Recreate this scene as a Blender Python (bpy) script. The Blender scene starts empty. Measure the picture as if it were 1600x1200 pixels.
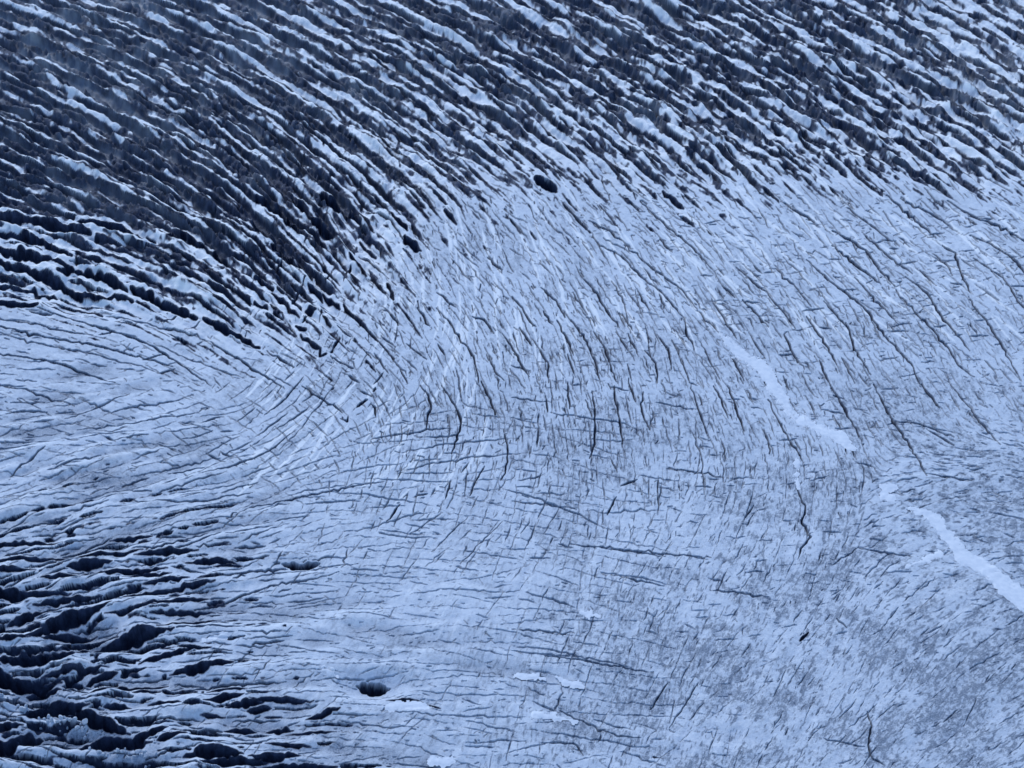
import bpy, math, random
import numpy as np

# ------------------------------------------------------------------ camera, sky, sun, exposure
C = bpy.context.scene
random.seed(7)
rng = np.random.default_rng(7)
CAM_H, PITCH, VF = 300.0, math.radians(33.0), math.radians(22.0)
HF = 2 * math.atan(4 / 3 * math.tan(VF / 2))
cam_d = bpy.data.cameras.new('camera')
cam = bpy.data.objects.new('camera', cam_d)
C.collection.objects.link(cam)
cam.location = (0, 0, CAM_H)
cam.rotation_euler = (math.pi / 2 - PITCH, 0, 0)
cam_d.sensor_fit = 'HORIZONTAL'
cam_d.angle = HF
cam_d.clip_start = 1.0
cam_d.clip_end = 20000
C.camera = cam

SUN_EL, SUN_AZ = math.radians(38), math.radians(-20)     # soft light from beyond the icefall
w = bpy.data.worlds.new('World'); C.world = w; w.use_nodes = True
nt = w.node_tree
sky = nt.nodes.new('ShaderNodeTexSky'); sky.sky_type = 'NISHITA'; sky.sun_disc = False
sky.sun_elevation = SUN_EL; sky.sun_rotation = SUN_AZ
sky.altitude = 2500; sky.air_density = 1.0; sky.dust_density = 0.3; sky.ozone_density = 2.0
bg = nt.nodes['Background']; bg.inputs['Strength'].default_value = 0.15
nt.links.new(sky.outputs[0], bg.inputs['Color'])
sl = bpy.data.lights.new('sun', 'SUN'); sl.energy = 1.3; sl.angle = math.radians(25)
sl.color = (0.97, 0.98, 1.0)
sun = bpy.data.objects.new('sun', sl); C.collection.objects.link(sun)
# sun azimuth measured from +Y (away from the camera)
sd = np.array([math.sin(SUN_AZ) * math.cos(SUN_EL), math.cos(SUN_AZ) * math.cos(SUN_EL), math.sin(SUN_EL)])
import mathutils
sun.rotation_euler = mathutils.Vector(sd).to_track_quat('Z', 'Y').to_euler()
C.view_settings.view_transform = 'Standard'
C.view_settings.look = 'None'
C.view_settings.exposure = 0.56
C.view_settings.gamma = 1.0
C.cycles.max_bounces = 6
C.cycles.diffuse_bounces = 3
C.cycles.filter_width = 1.5

# ------------------------------------------------------------------ the ice grid (traced in photo pixels, laid on the real ground)
M = 120                                   # margin outside the frame, photo pixels
W, H = 1600 + 2 * M, 1200 + 2 * M
f32 = np.float32
uu = (np.arange(W) - M).astype(f32)
vv = (np.arange(H) - M).astype(f32)


def ground(u, v, z=0.0):
    """photo pixel -> world point at height z"""
    x = (u - 800) / 800 * math.tan(HF / 2)
    y = (600 - v) / 600 * math.tan(VF / 2)
    dy = math.cos(PITCH) + y * math.sin(PITCH)
    dz = -math.sin(PITCH) + y * math.cos(PITCH)
    t = (z - CAM_H) / dz
    return x * t, dy * t, t


U, V = np.meshgrid(uu, vv)
GX, GY, GT = [a.astype(f32) for a in ground(U, V)]
MPP = (GT / 800 * math.tan(HF / 2)).astype(f32)       # metres per photo pixel at each point


# ---- noise in world metres
_tab = rng.random((256, 256)).astype(f32)


def vnoise(x, y, seed=0):
    x = x + seed * 17.31; y = y + seed * 9.77
    xi = np.floor(x).astype(np.int32); yi = np.floor(y).astype(np.int32)
    fx = (x - xi).astype(f32); fy = (y - yi).astype(f32)
    fx = fx * fx * (3 - 2 * fx); fy = fy * fy * (3 - 2 * fy)
    a = _tab[yi & 255, xi & 255]; b = _tab[yi & 255, (xi + 1) & 255]
    c = _tab[(yi + 1) & 255, xi & 255]; d = _tab[(yi + 1) & 255, (xi + 1) & 255]
    return (a + (b - a) * fx) * (1 - fy) + (c + (d - c) * fx) * fy


def fbm(x, y, o=3, seed=0):
    s = 0; amp = 0.5; tot = 0
    for k in range(o):
        s = s + amp * vnoise(x * 2 ** k, y * 2 ** k, seed + k * 3)
        tot += amp; amp *= 0.55
    return s / tot


def sm(x, a, b):
    t = np.clip((x - a) / (b - a), 0, 1)
    return t * t * (3 - 2 * t)


# ---- fields from control points (photo pixels)
CS = 20
cu = np.arange(-M, 1600 + M + CS, CS).astype(f32)
cv = np.arange(-M, 1200 + M + CS, CS).astype(f32)
CU, CV = np.meshgrid(cu, cv)


def coarse(pts, sig=75.0):
    P = np.array(pts, dtype=f32)
    num = np.zeros((P.shape[1] - 2,) + CU.shape, f32); den = np.zeros(CU.shape, f32)
    for p in P:
        d2 = (CU - p[0]) ** 2 + (CV - p[1]) ** 2
        wgt = np.exp(-d2 / (2 * sig * sig)) + 2e-3 / (1 + d2 / (sig * sig)) ** 2
        den += wgt
        for k in range(num.shape[0]):
            num[k] += wgt * p[2 + k]
    return num / den


def up(cf):
    """coarse field -> full grid, bilinear"""
    a = (uu + M) / CS; b = (vv + M) / CS
    ai = np.minimum(a.astype(int), cf.shape[1] - 2); bi = np.minimum(b.astype(int), cf.shape[0] - 2)
    fa = (a - ai)[None, :]; fb = (b - bi)[:, None]
    r0 = cf[bi]; r1 = cf[bi + 1]
    r = r0 * (1 - fb) + r1 * fb
    return (r[:, ai] * (1 - fa) + r[:, ai + 1] * fa).astype(f32)


def angles(pts, sig=75.0):
    q = [(x, y, math.cos(2 * math.radians(a)), math.sin(2 * math.radians(a))) for x, y, a in pts]
    c2, s2 = coarse(q, sig)
    return 0.5 * np.arctan2(s2, c2)


def at(cf, x, y):
    a = (x + M) / CS; b = (y + M) / CS
    return cf[min(max(int(b + .5), 0), cf.shape[0] - 1), min(max(int(a + .5), 0), cf.shape[1] - 1)]


# main crevasse direction (degrees, positive falls to the right in the photo)
A_PTS = [(0, 0, 18), (200, 50, 22), (400, 50, 26), (600, 50, 25), (800, 50, 27), (1000, 50, 30), (1200, 50, 28), (1400, 50, 27), (1600, 50, 33),
         (0, 150, 22), (200, 200, 31), (400, 200, 31), (600, 150, 30), (700, 200, 33), (800, 250, 37), (1000, 200, 34), (1200, 150, 32), (1400, 150, 30), (1600, 150, 32),
         (0, 300, 20), (100, 250, 25), (200, 320, 25), (300, 350, 32), (400, 330, 42), (500, 330, 47), (600, 350, 50), (560, 260, 40),
         (0, 400, 13), (150, 430, 18), (250, 470, 28), (350, 520, 33), (450, 470, 44), (420, 600, 34),
         (0, 520, 7), (150, 540, 14), (300, 560, 25), (400, 600, 34),
         (550, 450, 48), (620, 520, 48), (700, 520, 60), (720, 560, 66), (770, 640, 82), (550, 600, 42), (500, 560, 38),
         (700, 420, 52), (800, 420, 53), (850, 500, 62), (850, 600, 76), (900, 620, 80),
         (900, 400, 48), (900, 300, 46), (1000, 420, 48), (1000, 520, 60), (1000, 600, 70), (1000, 300, 42),
         (1100, 450, 51), (1200, 420, 46), (1200, 300, 42), (1300, 500, 50), (1400, 450, 46), (1400, 330, 38), (1350, 620, 60), (1500, 400, 40), (1500, 560, 55), (1600, 450, 47), (1600, 300, 32),
         (1150, 600, 64), (1250, 600, 60), (750, 750, 104), (680, 680, 102), (650, 750, 118), (850, 720, 96), (1000, 720, 84), (950, 660, 80),
         (1300, 1000, 125), (1100, 1050, 117), (1500, 1050, 138), (1000, 1000, 112), (1100, 830, 120), (1250, 780, 95), (900, 950, 105), (1000, 1150, 112), (1250, 1150, 125), (1500, 900, 150), (1550, 1180, 140), (1450, 780, 170), (1600, 800, 195),
         (700, 850, 130), (800, 820, 122), (600, 950, 118), (450, 1000, 135), (600, 1080, 138), (350, 950, 140), (800, 1050, 100)]
# banding direction of the lower left and the cross cracks
B_PTS = [(0, 600, 5), (0, 700, -15), (150, 700, -13), (300, 720, -9), (400, 780, -6), (0, 800, -17), (100, 850, -14), (250, 850, -6), (500, 800, -4), (600, 850, 2),
         (800, 880, 6), (1000, 870, 7), (300, 950, -6), (450, 950, 0), (600, 970, 2), (800, 1000, 7), (900, 1020, 10), (450, 1050, 2), (600, 1100, 2), (700, 1150, 2),
         (800, 1150, 5), (950, 1150, 12), (50, 950, -16), (150, 1000, -10), (100, 1100, 8), (250, 1100, 2), (350, 1150, -5), (600, 720, 0), (800, 780, 5), (1000, 730, 8),
         (1200, 650, 8), (1400, 600, -5), (1500, 500, -5), (1350, 400, -3), (1200, 350, 5), (1100, 450, 5), (900, 620, 8), (1400, 660, 12), (1500, 750, 15), (1300, 860, 14), (1200, 800, -20),
         (700, 500, 80), (560, 560, 120), (480, 640, 130), (430, 700, 135), (1600, 900, 20), (1500, 1050, -30), (1300, 1000, -20)]
# snow-filled bands that cross the centre
E_PTS = [(700, 350, 65), (760, 380, 70), (820, 400, 68), (690, 450, 84), (680, 500, 100), (640, 560, 116), (600, 600, 124), (500, 650, 134), (430, 700, 140), (560, 700, 128),
         (780, 470, 82), (760, 560, 100), (900, 350, 50), (1000, 330, 46), (1100, 400, 51), (1250, 330, 43), (1350, 330, 38), (900, 500, 65), (1150, 470, 52)]
AF, BF, EF = angles(A_PTS), angles(B_PTS), angles(E_PTS)

# ---- crevasse lines: each gets an id; the open width is rasterised into FIELD (half width minus distance, photo pixels)
FIELD = np.full((H, W), -9.0, f32)
IDS = np.full((H, W), -1, np.int32)
BIGM = np.zeros((H, W), bool); KEEP = True
LINES = []                                 # dicts: pts, hw, depth, soft


def raster(pts, hw, ident, prof=0.6, taper=True, wob=0.3):
    p = np.asarray(pts, dtype=f32)
    seg = np.hypot(*(p[1:] - p[:-1]).T); L = np.concatenate([[0], np.cumsum(seg)]); tot = max(L[-1], 1e-3)
    n = max(2, int(tot / 6) + 1)
    s = np.linspace(0, tot, n)
    q = np.stack([np.interp(s, L, p[:, 0]), np.interp(s, L, p[:, 1])], 1)
    if wob > 0 and n > 2:                   # irregular course
        tq = np.gradient(q, axis=0); tq /= (np.hypot(tq[:, 0], tq[:, 1])[:, None] + 1e-6)
        j = (rng.normal(0, wob, n) + (rng.random(n) < .25) * rng.normal(0, 2.2 * wob, n)).astype(f32); j[0] = j[-1] = 0
        q = q + np.stack([-tq[:, 1], tq[:, 0]], 1) * j[:, None] * min(max(hw, 1.6), 3)
    t = s / tot
    ww = hw * (np.power(np.clip(np.sin(np.pi * np.clip(t, 0.02, 0.98)), 0, 1), prof) if taper else np.ones(n))
    ww = ww * (0.6 + 0.7 * rng.random(n))
    mg = hw + 3
    u0 = int(max(q[:, 0].min() - mg + M, 0)); u1 = int(min(q[:, 0].max() + mg + M + 2, W))
    v0 = int(max(q[:, 1].min() - mg + M, 0)); v1 = int(min(q[:, 1].max() + mg + M + 2, H))
    if u1 <= u0 or v1 <= v0:
        return
    for k in range(n - 1):
        a, b = q[k], q[k + 1]; r = max(ww[k], ww[k + 1]) + 3
        a0 = int(max(min(a[0], b[0]) - r + M, 0)); a1 = int(min(max(a[0], b[0]) + r + M + 2, W))
        b0 = int(max(min(a[1], b[1]) - r + M, 0)); b1 = int(min(max(a[1], b[1]) + r + M + 2, H))
        if a1 <= a0 or b1 <= b0:
            continue
        X = uu[a0:a1][None, :] - a[0]; Y = vv[b0:b1][:, None] - a[1]
        d = b - a; l2 = float(d @ d) + 1e-6
        tt = np.clip((X * d[0] + Y * d[1]) / l2, 0, 1)
        dist = np.hypot(X - tt * d[0], Y - tt * d[1])
        f = ww[k] + (ww[k + 1] - ww[k]) * tt - dist
        F = FIELD[b0:b1, a0:a1]; I = IDS[b0:b1, a0:a1]
        m = f > F
        if KEEP:
            Bm = BIGM[b0:b1, a0:a1]
            if hw >= 2.2: Bm |= m & (f > -2)
            else: m &= ~Bm                     # small cracks stop at the lip of a big one
        F[m] = f[m]; I[m] = ident


def line(pts, hw, **kw):
    LINES.append(dict(pts=pts, hw=hw, traced=kw.pop('traced', False)))
    raster(pts, hw, len(LINES) - 1, **kw)
    return len(LINES) - 1


def stream(x, y, fld, length, jit=0.0, step=6.0):
    out = []
    off = rng.normal(0, 0.12) if jit else 0
    for sgn in (1, -1):
        px, py = x, y; a = at(fld, px, py); dx, dy = math.cos(a) * sgn, math.sin(a) * sgn
        cur = []; n = int(length * 0.5 / step * rng.uniform(0.7, 1.3)) + 1; wob = 0
        for _ in range(n):
            a = at(fld, px, py); ex, ey = math.cos(a), math.sin(a)
            if ex * dx + ey * dy < 0: ex, ey = -ex, -ey
            wob = wob * 0.8 + rng.normal(0, jit)
            c, s_ = math.cos(wob + off), math.sin(wob + off)
            dx, dy = ex, ey
            px += (ex * c - ey * s_) * step; py += (ex * s_ + ey * c) * step
            if not (-M < px < 1600 + M and -M < py < 1200 + M): break
            cur.append((px, py))
        out.append(cur)
    return out[1][::-1] + [(x, y)] + out[0]


# ---- traced crevasses: (half width, x0, y0, x1, y1, ...) in photo pixels
TR = """6.5 -60 405 0 412 40 420 80 433 100 445 130 460 160 463 190 465 207 474|3 -40 444 0 447 50 450 88 461|6 -60 475 0 473 30 476 58 474|2 45 484 80 488
1.8 50 476 120 495 180 518 230 535 280 565 330 602|1.5 -20 497 0 498 60 505 100 513 145 522|2.1 -50 505 0 511 50 520 110 530 150 540 200 552 270 571|1.3 -10 518 60 535 130 550 210 568 255 585
1.7 -30 550 0 552 50 558 100 570 180 598|1.5 165 492 230 503 280 517 330 533|1.2 240 535 300 560 380 590|8 92 422 130 424 170 438 197 455|6 -40 386 0 390 50 398 90 408 116 419
6 -40 362 0 366 60 372 112 400|6 206 452 260 480 290 492 307 499|6 318 500 350 515 404 543|2 330 533 400 580 440 606|7 -30 330 30 340 90 348 140 360|6 120 340 180 352 240 372|7 250 360 300 378 340 398 360 412
2 762 400 785 420|2 682 454 712 478|1.9 682 480 705 505 720 532 732 543 742 565 748 600|2 600 487 612 492 622 508|1.5 595 525 617 542|1.9 635 537 667 562|2 684 537 695 555|1.9 738 493 757 500 772 522
1.9 785 522 802 547 812 568 827 590|1.5 764 559 775 585 788 597|3 470 525 510 556|3 505 497 517 513|2 527 512 548 528|2 517 560 552 577|2 545 589 562 600|2 417 547 460 577|3 605 440 611 455 615 470|2 652 480 672 508
1.5 585 553 607 585|1.5 625 577 637 600|2.5 572 332 595 338 615 352 630 375|6 632 371 657 391|5 607 333 636 361|4 547 397 572 431|2 560 393 590 418 607 430|3 562 373 587 397|7 497 303 540 332 563 347
7 457 308 481 331|9 400 308 450 342 468 367|9 485 340 527 374|8 425 383 463 417|5 485 358 513 394|9 396 347 421 372|6 467 412 486 434|4 482 447 503 468|4 505 460 531 481|4 425 457 447 477 468 499
5 398 434 426 451|5 398 474 418 486|6 478 485 492 486|6 463 511 477 517|4 695 331 713 351|9 838 284 852 290 868 303|4 1036 299 1068 326|1.8 920 347 950 362 973 378|1.6 925 372 940 387 972 402 1000 432 1032 457 1070 497
1.7 1070 497 1072 520 1085 546|1.6 975 385 1012 415 1045 440 1067 455 1090 483|1.8 1031 374 1048 391|1.7 1000 315 1050 360 1080 387 1113 423|2 912 437 932 457 947 485 966 511|1.4 895 457 918 493|1.9 845 450 870 472 883 498|2.3 849 487 863 508
2 870 502 882 520 896 558|1.6 887 557 898 588|1.9 892 502 917 537 930 570 938 601|1.7 927 520 945 547 963 601|1.6 962 520 981 551|1.4 972 490 988 518|2 800 462 815 480 830 505 838 511|1.9 812 512 831 541|1.5 832 530 855 567 857 600
1.5 980 572 987 598|1.6 1007 550 1025 570 1027 601|1.7 1032 530 1045 547 1049 578|1.4 1065 560 1078 598|1.7 995 452 1016 486|1.7 1010 520 1018 536|1.6 1112 467 1132 500 1151 528|1.4 1095 532 1126 591|1.3 1090 485 1126 521
1.7 1127 447 1148 466|1.6 1160 470 1201 511|1.4 1170 520 1196 558|1.7 1142 552 1163 593|1.7 1150 420 1201 463|2 1222 317 1273 346|2.1 1300 360 1325 372 1355 392 1372 417 1398 446|2.3 1300 382 1330 407 1376 441
2 1260 405 1300 440 1352 482 1380 520 1425 570 1438 601|1.6 1335 432 1370 470 1406 508|1.8 1415 432 1450 460 1465 490 1485 512 1516 548|1.7 1400 452 1432 492 1475 535 1500 572 1523 588|2 1472 385 1492 397 1502 430 1516 461
1.6 1512 470 1547 512 1572 550 1593 593|1.6 1520 407 1570 440 1590 475 1640 520|1.9 1515 370 1550 387 1587 412 1640 475|2.3 1385 307 1412 330 1437 350 1463 373|2.1 1407 312 1462 337 1488 356|2.1 1480 315 1525 342 1562 357 1640 400
1.8 1287 472 1325 512 1335 545 1361 586|1.5 1212 420 1245 452 1268 481|1.7 1200 462 1225 490 1243 513|1.9 1260 495 1292 540 1308 571|1.7 1225 522 1246 566|1.6 1280 562 1298 601|1.3 1315 560 1336 598|1.6 1347 362 1395 405 1426 428
1.5 1437 422 1463 448|1.5 1457 397 1482 417 1488 433|1.6 1322 325 1355 347 1391 376|2.1 472 605 500 622 522 635 535 646|1.7 532 655 542 663 544 652|1.6 562 612 581 621|1.9 580 632 586 638 587 651|1.9 657 602 670 617 674 637 669 640 666 668
2 690 602 710 630 720 657 716 682 705 706|2.3 752 598 767 627 774 648|1.7 787 670 794 700 790 737 782 746|1.7 757 725 742 750 734 771|1.4 704 747 696 776|1.6 648 772 668 767|1.1 691 797 662 817 634 836|1.1 732 802 707 827 674 861
1.1 785 812 750 847 719 881|1.7 625 785 604 813|1.5 390 795 450 783 500 772 530 765 600 750|1.8 925 615 930 645 930 690 921 716|1.8 960 607 959 622 965 640 973 693|1.6 887 600 890 641|1.6 852 620 856 646|1.7 982 600 993 631
1.6 1005 615 1002 645 1016 673|1.6 1080 600 1092 640 1108 683|1.7 1115 600 1127 622 1138 653|2 1137 600 1152 642 1163 673|1.1 1082 675 1097 710 1101 771|1.5 892 847 950 855 1025 865 1111 873|1.2 930 852 990 862 1040 871|1.3 800 622 861 631
1.1 1025 630 1088 638|1.4 1045 727 1131 743|1.7 970 757 996 747|1.9 949 801 963 774|1.2 800 780 901 793|1.9 1297 600 1322 642 1343 681|2 1365 600 1390 647 1417 687 1448 746|2 1440 600 1450 615 1468 638|1.6 1485 600 1525 650 1563 696
1.7 1200 622 1227 675 1256 721|1.4 1302 647 1320 682 1338 718|1.4 1400 657 1440 662 1491 683|2 1450 672 1491 696|2 1245 760 1260 795 1252 812 1267 837 1252 855 1247 873|1.3 1300 883 1340 855|1.7 1340 855 1425 871|1.5 1447 742 1518 753
2 1355 1112 1362 1137 1355 1162 1360 1182 1381 1196|1.3 1287 1155 1351 1168|1.7 1307 967 1323 982|3 1250 1002 1263 989|1.5 960 900 1038 916|1.6 1110 923 1201 934|1.5 800 986 898 991|1.6 850 1027 950 1043 1021 1051|1.6 1016 1107 1043 1069
1.4 1046 1137 1091 1069|1.6 875 1112 910 1127 965 1150 1001 1153|1.7 850 1160 900 1162 911 1181|1.4 -20 595 0 600 40 608 70 617 116 632"""
# dark troughs of the lower left, with soft rounded edges
LOW = """9 -60 920 0 927 60 930 97 928|5 60 944 110 936 152 932|6 20 972 60 955|11 55 990 105 966 157 951|5 72 993 142 985|11 150 1010 190 999 217 990 254 986|7 228 1033 265 1024 294 1015|4 284 1009 324 1013|13 5 1033 60 1028 125 1020
6 -60 1000 0 1003 38 998|9 280 1052 320 1044 350 1039|5 72 1054 162 1045|13 -60 1045 0 1058 30 1070 74 1066|6 138 1084 190 1074 252 1070|6 144 1064 174 1055|8 54 1082 82 1077|12 48 1113 90 1102 120 1101|13 108 1118 130 1114 150 1127 182 1138
15 142 1164 175 1160 212 1161|7 214 1152 252 1142|7 257 1157 282 1151|12 306 1180 335 1174 360 1176|8 326 1193 405 1188|7 330 1096 370 1087|7 364 1104 404 1096|11 -60 1140 0 1138 18 1135|13 -60 1170 0 1168 34 1158|7 33 1151 54 1149
4 214 1083 244 1083|4 238 1102 277 1101|3 318 1119 347 1119|5 358 1139 392 1138|5 170 1103 197 1105|4 396 1091 440 1093 484 1096|6 396 1108 414 1105|5 486 1122 505 1118 524 1111|5 424 1137 450 1137|2.4 450 1143 522 1142
7 400 1180 458 1177|9 405 1197 512 1195|4 610 1091 645 1095 682 1106|4 178 843 232 840|4 98 876 150 868 217 862|8 118 887 162 880|5 218 868 302 862|5 298 881 340 876 362 880|3 338 885 374 884|6 138 897 252 890|4 198 903 262 898
4 -30 858 40 852 92 850|4 -30 880 50 878 100 873|4 70 905 130 903|4 230 915 290 905|4 260 925 330 912|5 200 934 270 924|4 230 948 320 934|4 170 960 240 950|3.5 240 962 330 953|3 250 978 340 968|4 -60 895 0 897 50 893|3.5 420 1160 480 1163|4 380 1075 330 1080"""
for tr in (TR, ):
    for row in tr.replace('\n', '|').split('|'):
        a = [float(x) for x in row.split()]
        line(list(zip(a[1::2], a[2::2])), a[0] * (.86 if a[0] < 2.6 else 1), traced=True, prof=0.35, wob=0.35)
n_thin = len(LINES)
low_ids = []
for row in LOW.replace('\n', '|').split('|'):
    a = [float(x) for x in row.split()]
    p = np.array(list(zip(a[1::2], a[2::2])))
    for e, d in ((0, p[0] - p[1]), (-1, p[-1] - p[-2])):
        p[e] = p[e] + d / (np.hypot(*d) + 1e-6) * a[0] * 1.7
    low_ids.append(line([tuple(q) for q in p], a[0] * .92, traced=True, prof=.9, wob=0.18))
# the meltwater holes in the smooth ice, each a thing
HOLES = [([(440, 881), (470, 885), (500, 882)], 7.0, 'flat black meltwater hole like a thin half lens in the banded bright ice'),
         ([(556, 1064), (578, 1067), (610, 1067)], 8.5, 'round black meltwater hole in a white rimmed hollow in the bright ice'),
         ([(840, 289), (852, 292), (868, 301)], 7.5, 'jagged black hole at the lower edge of the dark crevassed belt')]
hole_ids = [line(p, hw, traced=True, prof=0.7, wob=0) for p, hw, _ in HOLES]

# ---- the crevassed belt: how open the ice is (share of dark openings), by photo pixel
OPEN = coarse([(0, 0, .74), (200, 50, .74), (400, 50, .7), (600, 50, .66), (800, 50, .62), (1000, 50, .62), (1200, 50, .58), (1400, 50, .46), (1560, 30, .3), (1600, 150, .48),
               (0, 150, .8), (200, 200, .8), (400, 180, .72), (560, 160, .62), (700, 200, .42), (800, 160, .6), (1000, 180, .6), (1200, 160, .62), (1400, 170, .6), (1500, 230, .5), (1600, 240, .5),
               (0, 300, .85), (150, 300, .8), (300, 300, .74), (400, 290, .66), (500, 280, .62), (600, 270, .56), (700, 270, .3), (800, 250, .3), (900, 250, .3), (1000, 240, .42), (1100, 260, .42), (1200, 240, .46), (1320, 230, .55), (1450, 245, .4), (1600, 250, .35),
               (0, 380, .72), (150, 390, .68), (250, 420, .6), (350, 430, .54), (450, 420, .52), (550, 370, .46), (650, 360, .32), (720, 360, .1), (800, 340, .12), (900, 330, .08), (1000, 310, .12), (1100, 330, .08), (1200, 310, .06), (1300, 300, .0), (1450, 310, .0), (1600, 310, 0),
               (0, 440, .3), (200, 470, .25), (300, 500, .2), (400, 510, .28), (480, 500, .34), (560, 480, .27), (600, 440, .27), (700, 410, .1),
               (0, 520, .0), (200, 540, .0), (400, 580, .02), (500, 580, .05), (600, 530, .06), (800, 450, .0), (1000, 400, .0), (1200, 380, .0), (1400, 350, .0), (1600, 330, .0),
               (100, 650, 0), (400, 700, 0), (700, 600, 0), (1000, 600, 0), (1300, 500, 0), (1600, 500, 0), (0, 800, 0), (800, 900, 0), (1400, 900, 0), (300, 1100, 0)], 55.0)[0]
OCC = np.zeros(((H + 1) // 2, (W + 1) // 2), bool)


def mark(pts, r):
    for k in range(len(pts)):
        x, y = pts[k]
        i, j = int((x + M) / 2), int((y + M) / 2); rr = max(1, int(r / 2 + .5))
        OCC[max(j - rr, 0):j + rr + 1, max(i - rr, 0):i + rr + 1] = True


def clear_run(pts):
    """longest stretch of the line that keeps off marked ground"""
    best, cur = [], []
    for x, y in pts:
        i, j = int((x + M) / 2), int((y + M) / 2)
        if 0 <= j < OCC.shape[0] and 0 <= i < OCC.shape[1] and not OCC[j, i]:
            cur.append((x, y))
        else:
            if len(cur) > len(best): best = cur
            cur = []
    return cur if len(cur) > len(best) else best


for ln in LINES:
    p = np.array(ln['pts']); n = max(2, int(np.hypot(*(p[-1] - p[0])) / 5))
    s = np.linspace(0, len(p) - 1, n); k = np.arange(len(p))
    mark(list(zip(np.interp(s, k, p[:, 0]), np.interp(s, k, p[:, 1]))), ln['hw'] + 1.5)
CRACKF, CRACKI = FIELD, IDS
TRF = FIELD.copy(); KEEP = False
FIELD = np.full((H, W), -30.0, f32); IDS = np.full((H, W), -1, np.int32)
seeds = []
for _ in range(26000):
    x, y = rng.uniform(-100, 1700), rng.uniform(-110, 640)
    o = at(OPEN, x, y)
    if o > 0.05: seeds.append((x, y, o))
for n_, (x, y, o) in enumerate(seeds):
    i, j = int((x + M) / 2), int((y + M) / 2)
    if OCC[j, i]: continue
    big = n_ < len(seeds) * 0.25
    right = max(0.0, min(1.0, (x - 650) / 500))
    bottom = y > 330
    hw = rng.uniform(4.2, 8.5) if big else rng.uniform(2.0, 4.5)
    hw *= (0.55 + 0.65 * min(1, o / 0.6)) * (1 - 0.12 * right)
    if x < 450 and y > 230: hw *= 1.25
    ln_ = rng.uniform(80, 260) * (1 - 0.5 * right) * (0.6 + 0.6 * hw / 6)
    if o < 0.35 and rng.random() > o * 2.2: continue
    pts = clear_run(stream(x, y, AF, ln_, 0.06 + 0.05 * right))
    if len(pts) < 3: continue
    line(pts, hw, prof=0.5, wob=0.35)
    gap = max(0.6, hw * (1 - o) / max(o, .08) * 0.42)
    mark(pts, hw + gap)
n_belt = len(LINES)
BELTI = IDS; KEEP = True
FIELD, IDS = CRACKF, CRACKI

# ---- thinner cracks of the smooth ice: density per photo pixel area
THIN = coarse([(100, 560, .4), (300, 600, .5), (500, 580, .9), (600, 540, .9), (700, 480, .8), (800, 420, .9), (900, 400, 1), (1000, 380, 1), (1100, 350, 1.2), (1200, 350, 1.3), (1300, 330, 1.2), (1450, 320, 1.0), (1560, 330, .8),
               (700, 620, 1), (850, 560, 1.0), (1000, 500, 1), (1100, 480, 1.1), (1250, 450, 1.2), (1400, 480, .8), (1550, 500, .6), (850, 700, 1.0), (700, 700, 1), (1000, 650, .8), (1200, 600, .8), (1400, 620, .5),
               (600, 780, .25), (800, 800, .35), (1000, 780, .4), (1200, 750, .5), (1450, 750, .3), (1100, 900, .5), (1300, 950, .25), (1500, 1000, .1), (1000, 1080, .3), (1250, 1120, .2), (300, 700, .1), (100, 750, .1), (400, 900, .2), (700, 950, .05), (450, 1020, .22), (600, 1090, .18), (600, 900, .05), (800, 980, .06), (750, 1130, .2), (200, 950, .1),
               (300, 200, .4), (900, 150, .6), (1400, 150, .7)], 80)[0]
for _ in range(4600):
    x, y = rng.uniform(-40, 1640), rng.uniform(230, 1220)
    if rng.random() > at(THIN, x, y) * 0.8: continue
    i, j = int((x + M) / 2), int((y + M) / 2)
    if OCC[j, i]: continue
    hw = 0.6 + 0.95 * rng.random() ** 4
    ln_ = rng.uniform(8, 20 + 40 * rng.random() ** 2) * (0.6 + 0.5 * hw)
    if y > 820: ln_ *= 0.6; hw *= 0.85
    pts = clear_run(stream(x, y, AF, ln_, 0.13, step=4))
    if len(pts) < 3: continue
    line(pts, hw, prof=0.5, wob=0.45)
    mark(pts, 2.0 + 3 * rng.random())
    if rng.random() < .3:                    # a side branch
        k = rng.integers(len(pts)); a = at(AF, *pts[k]) + rng.choice([-1, 1]) * rng.uniform(.5, 1.4); l = rng.uniform(3, 11)
        line([pts[k], (pts[k][0] + l * math.cos(a), pts[k][1] + l * math.sin(a))], hw * .8, prof=.3, wob=0)
n_a = len(LINES)
HAIR = coarse([(900, 350, 1), (1050, 400, 1), (1200, 360, 1), (1350, 380, 1), (1500, 360, .9), (1600, 400, .8), (800, 480, .9), (950, 520, 1), (1100, 540, 1), (1250, 520, 1), (1400, 520, .9), (1550, 560, .7), (700, 520, .8), (850, 620, 1), (1000, 640, .9), (1180, 660, .8), (1400, 660, .4), (700, 650, .9), (780, 740, .9), (900, 740, .7), (1050, 760, .3), (1250, 800, .15), (600, 680, .7), (620, 800, .04), (800, 850, .05), (480, 760, .02), (600, 450, .6), (500, 540, .5), (400, 580, .5), (200, 540, .3), (50, 530, .3), (200, 650, 0), (300, 800, 0), (500, 900, 0), (1000, 950, .12), (1300, 1000, .08), (1500, 900, .06), (700, 1000, 0), (650, 900, 0), (850, 1000, .03), (600, 1120, 0), (800, 1130, .03), (450, 1050, .02), (300, 200, 0), (1000, 150, 0)], 75)[0]
OCC[:] = False
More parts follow.
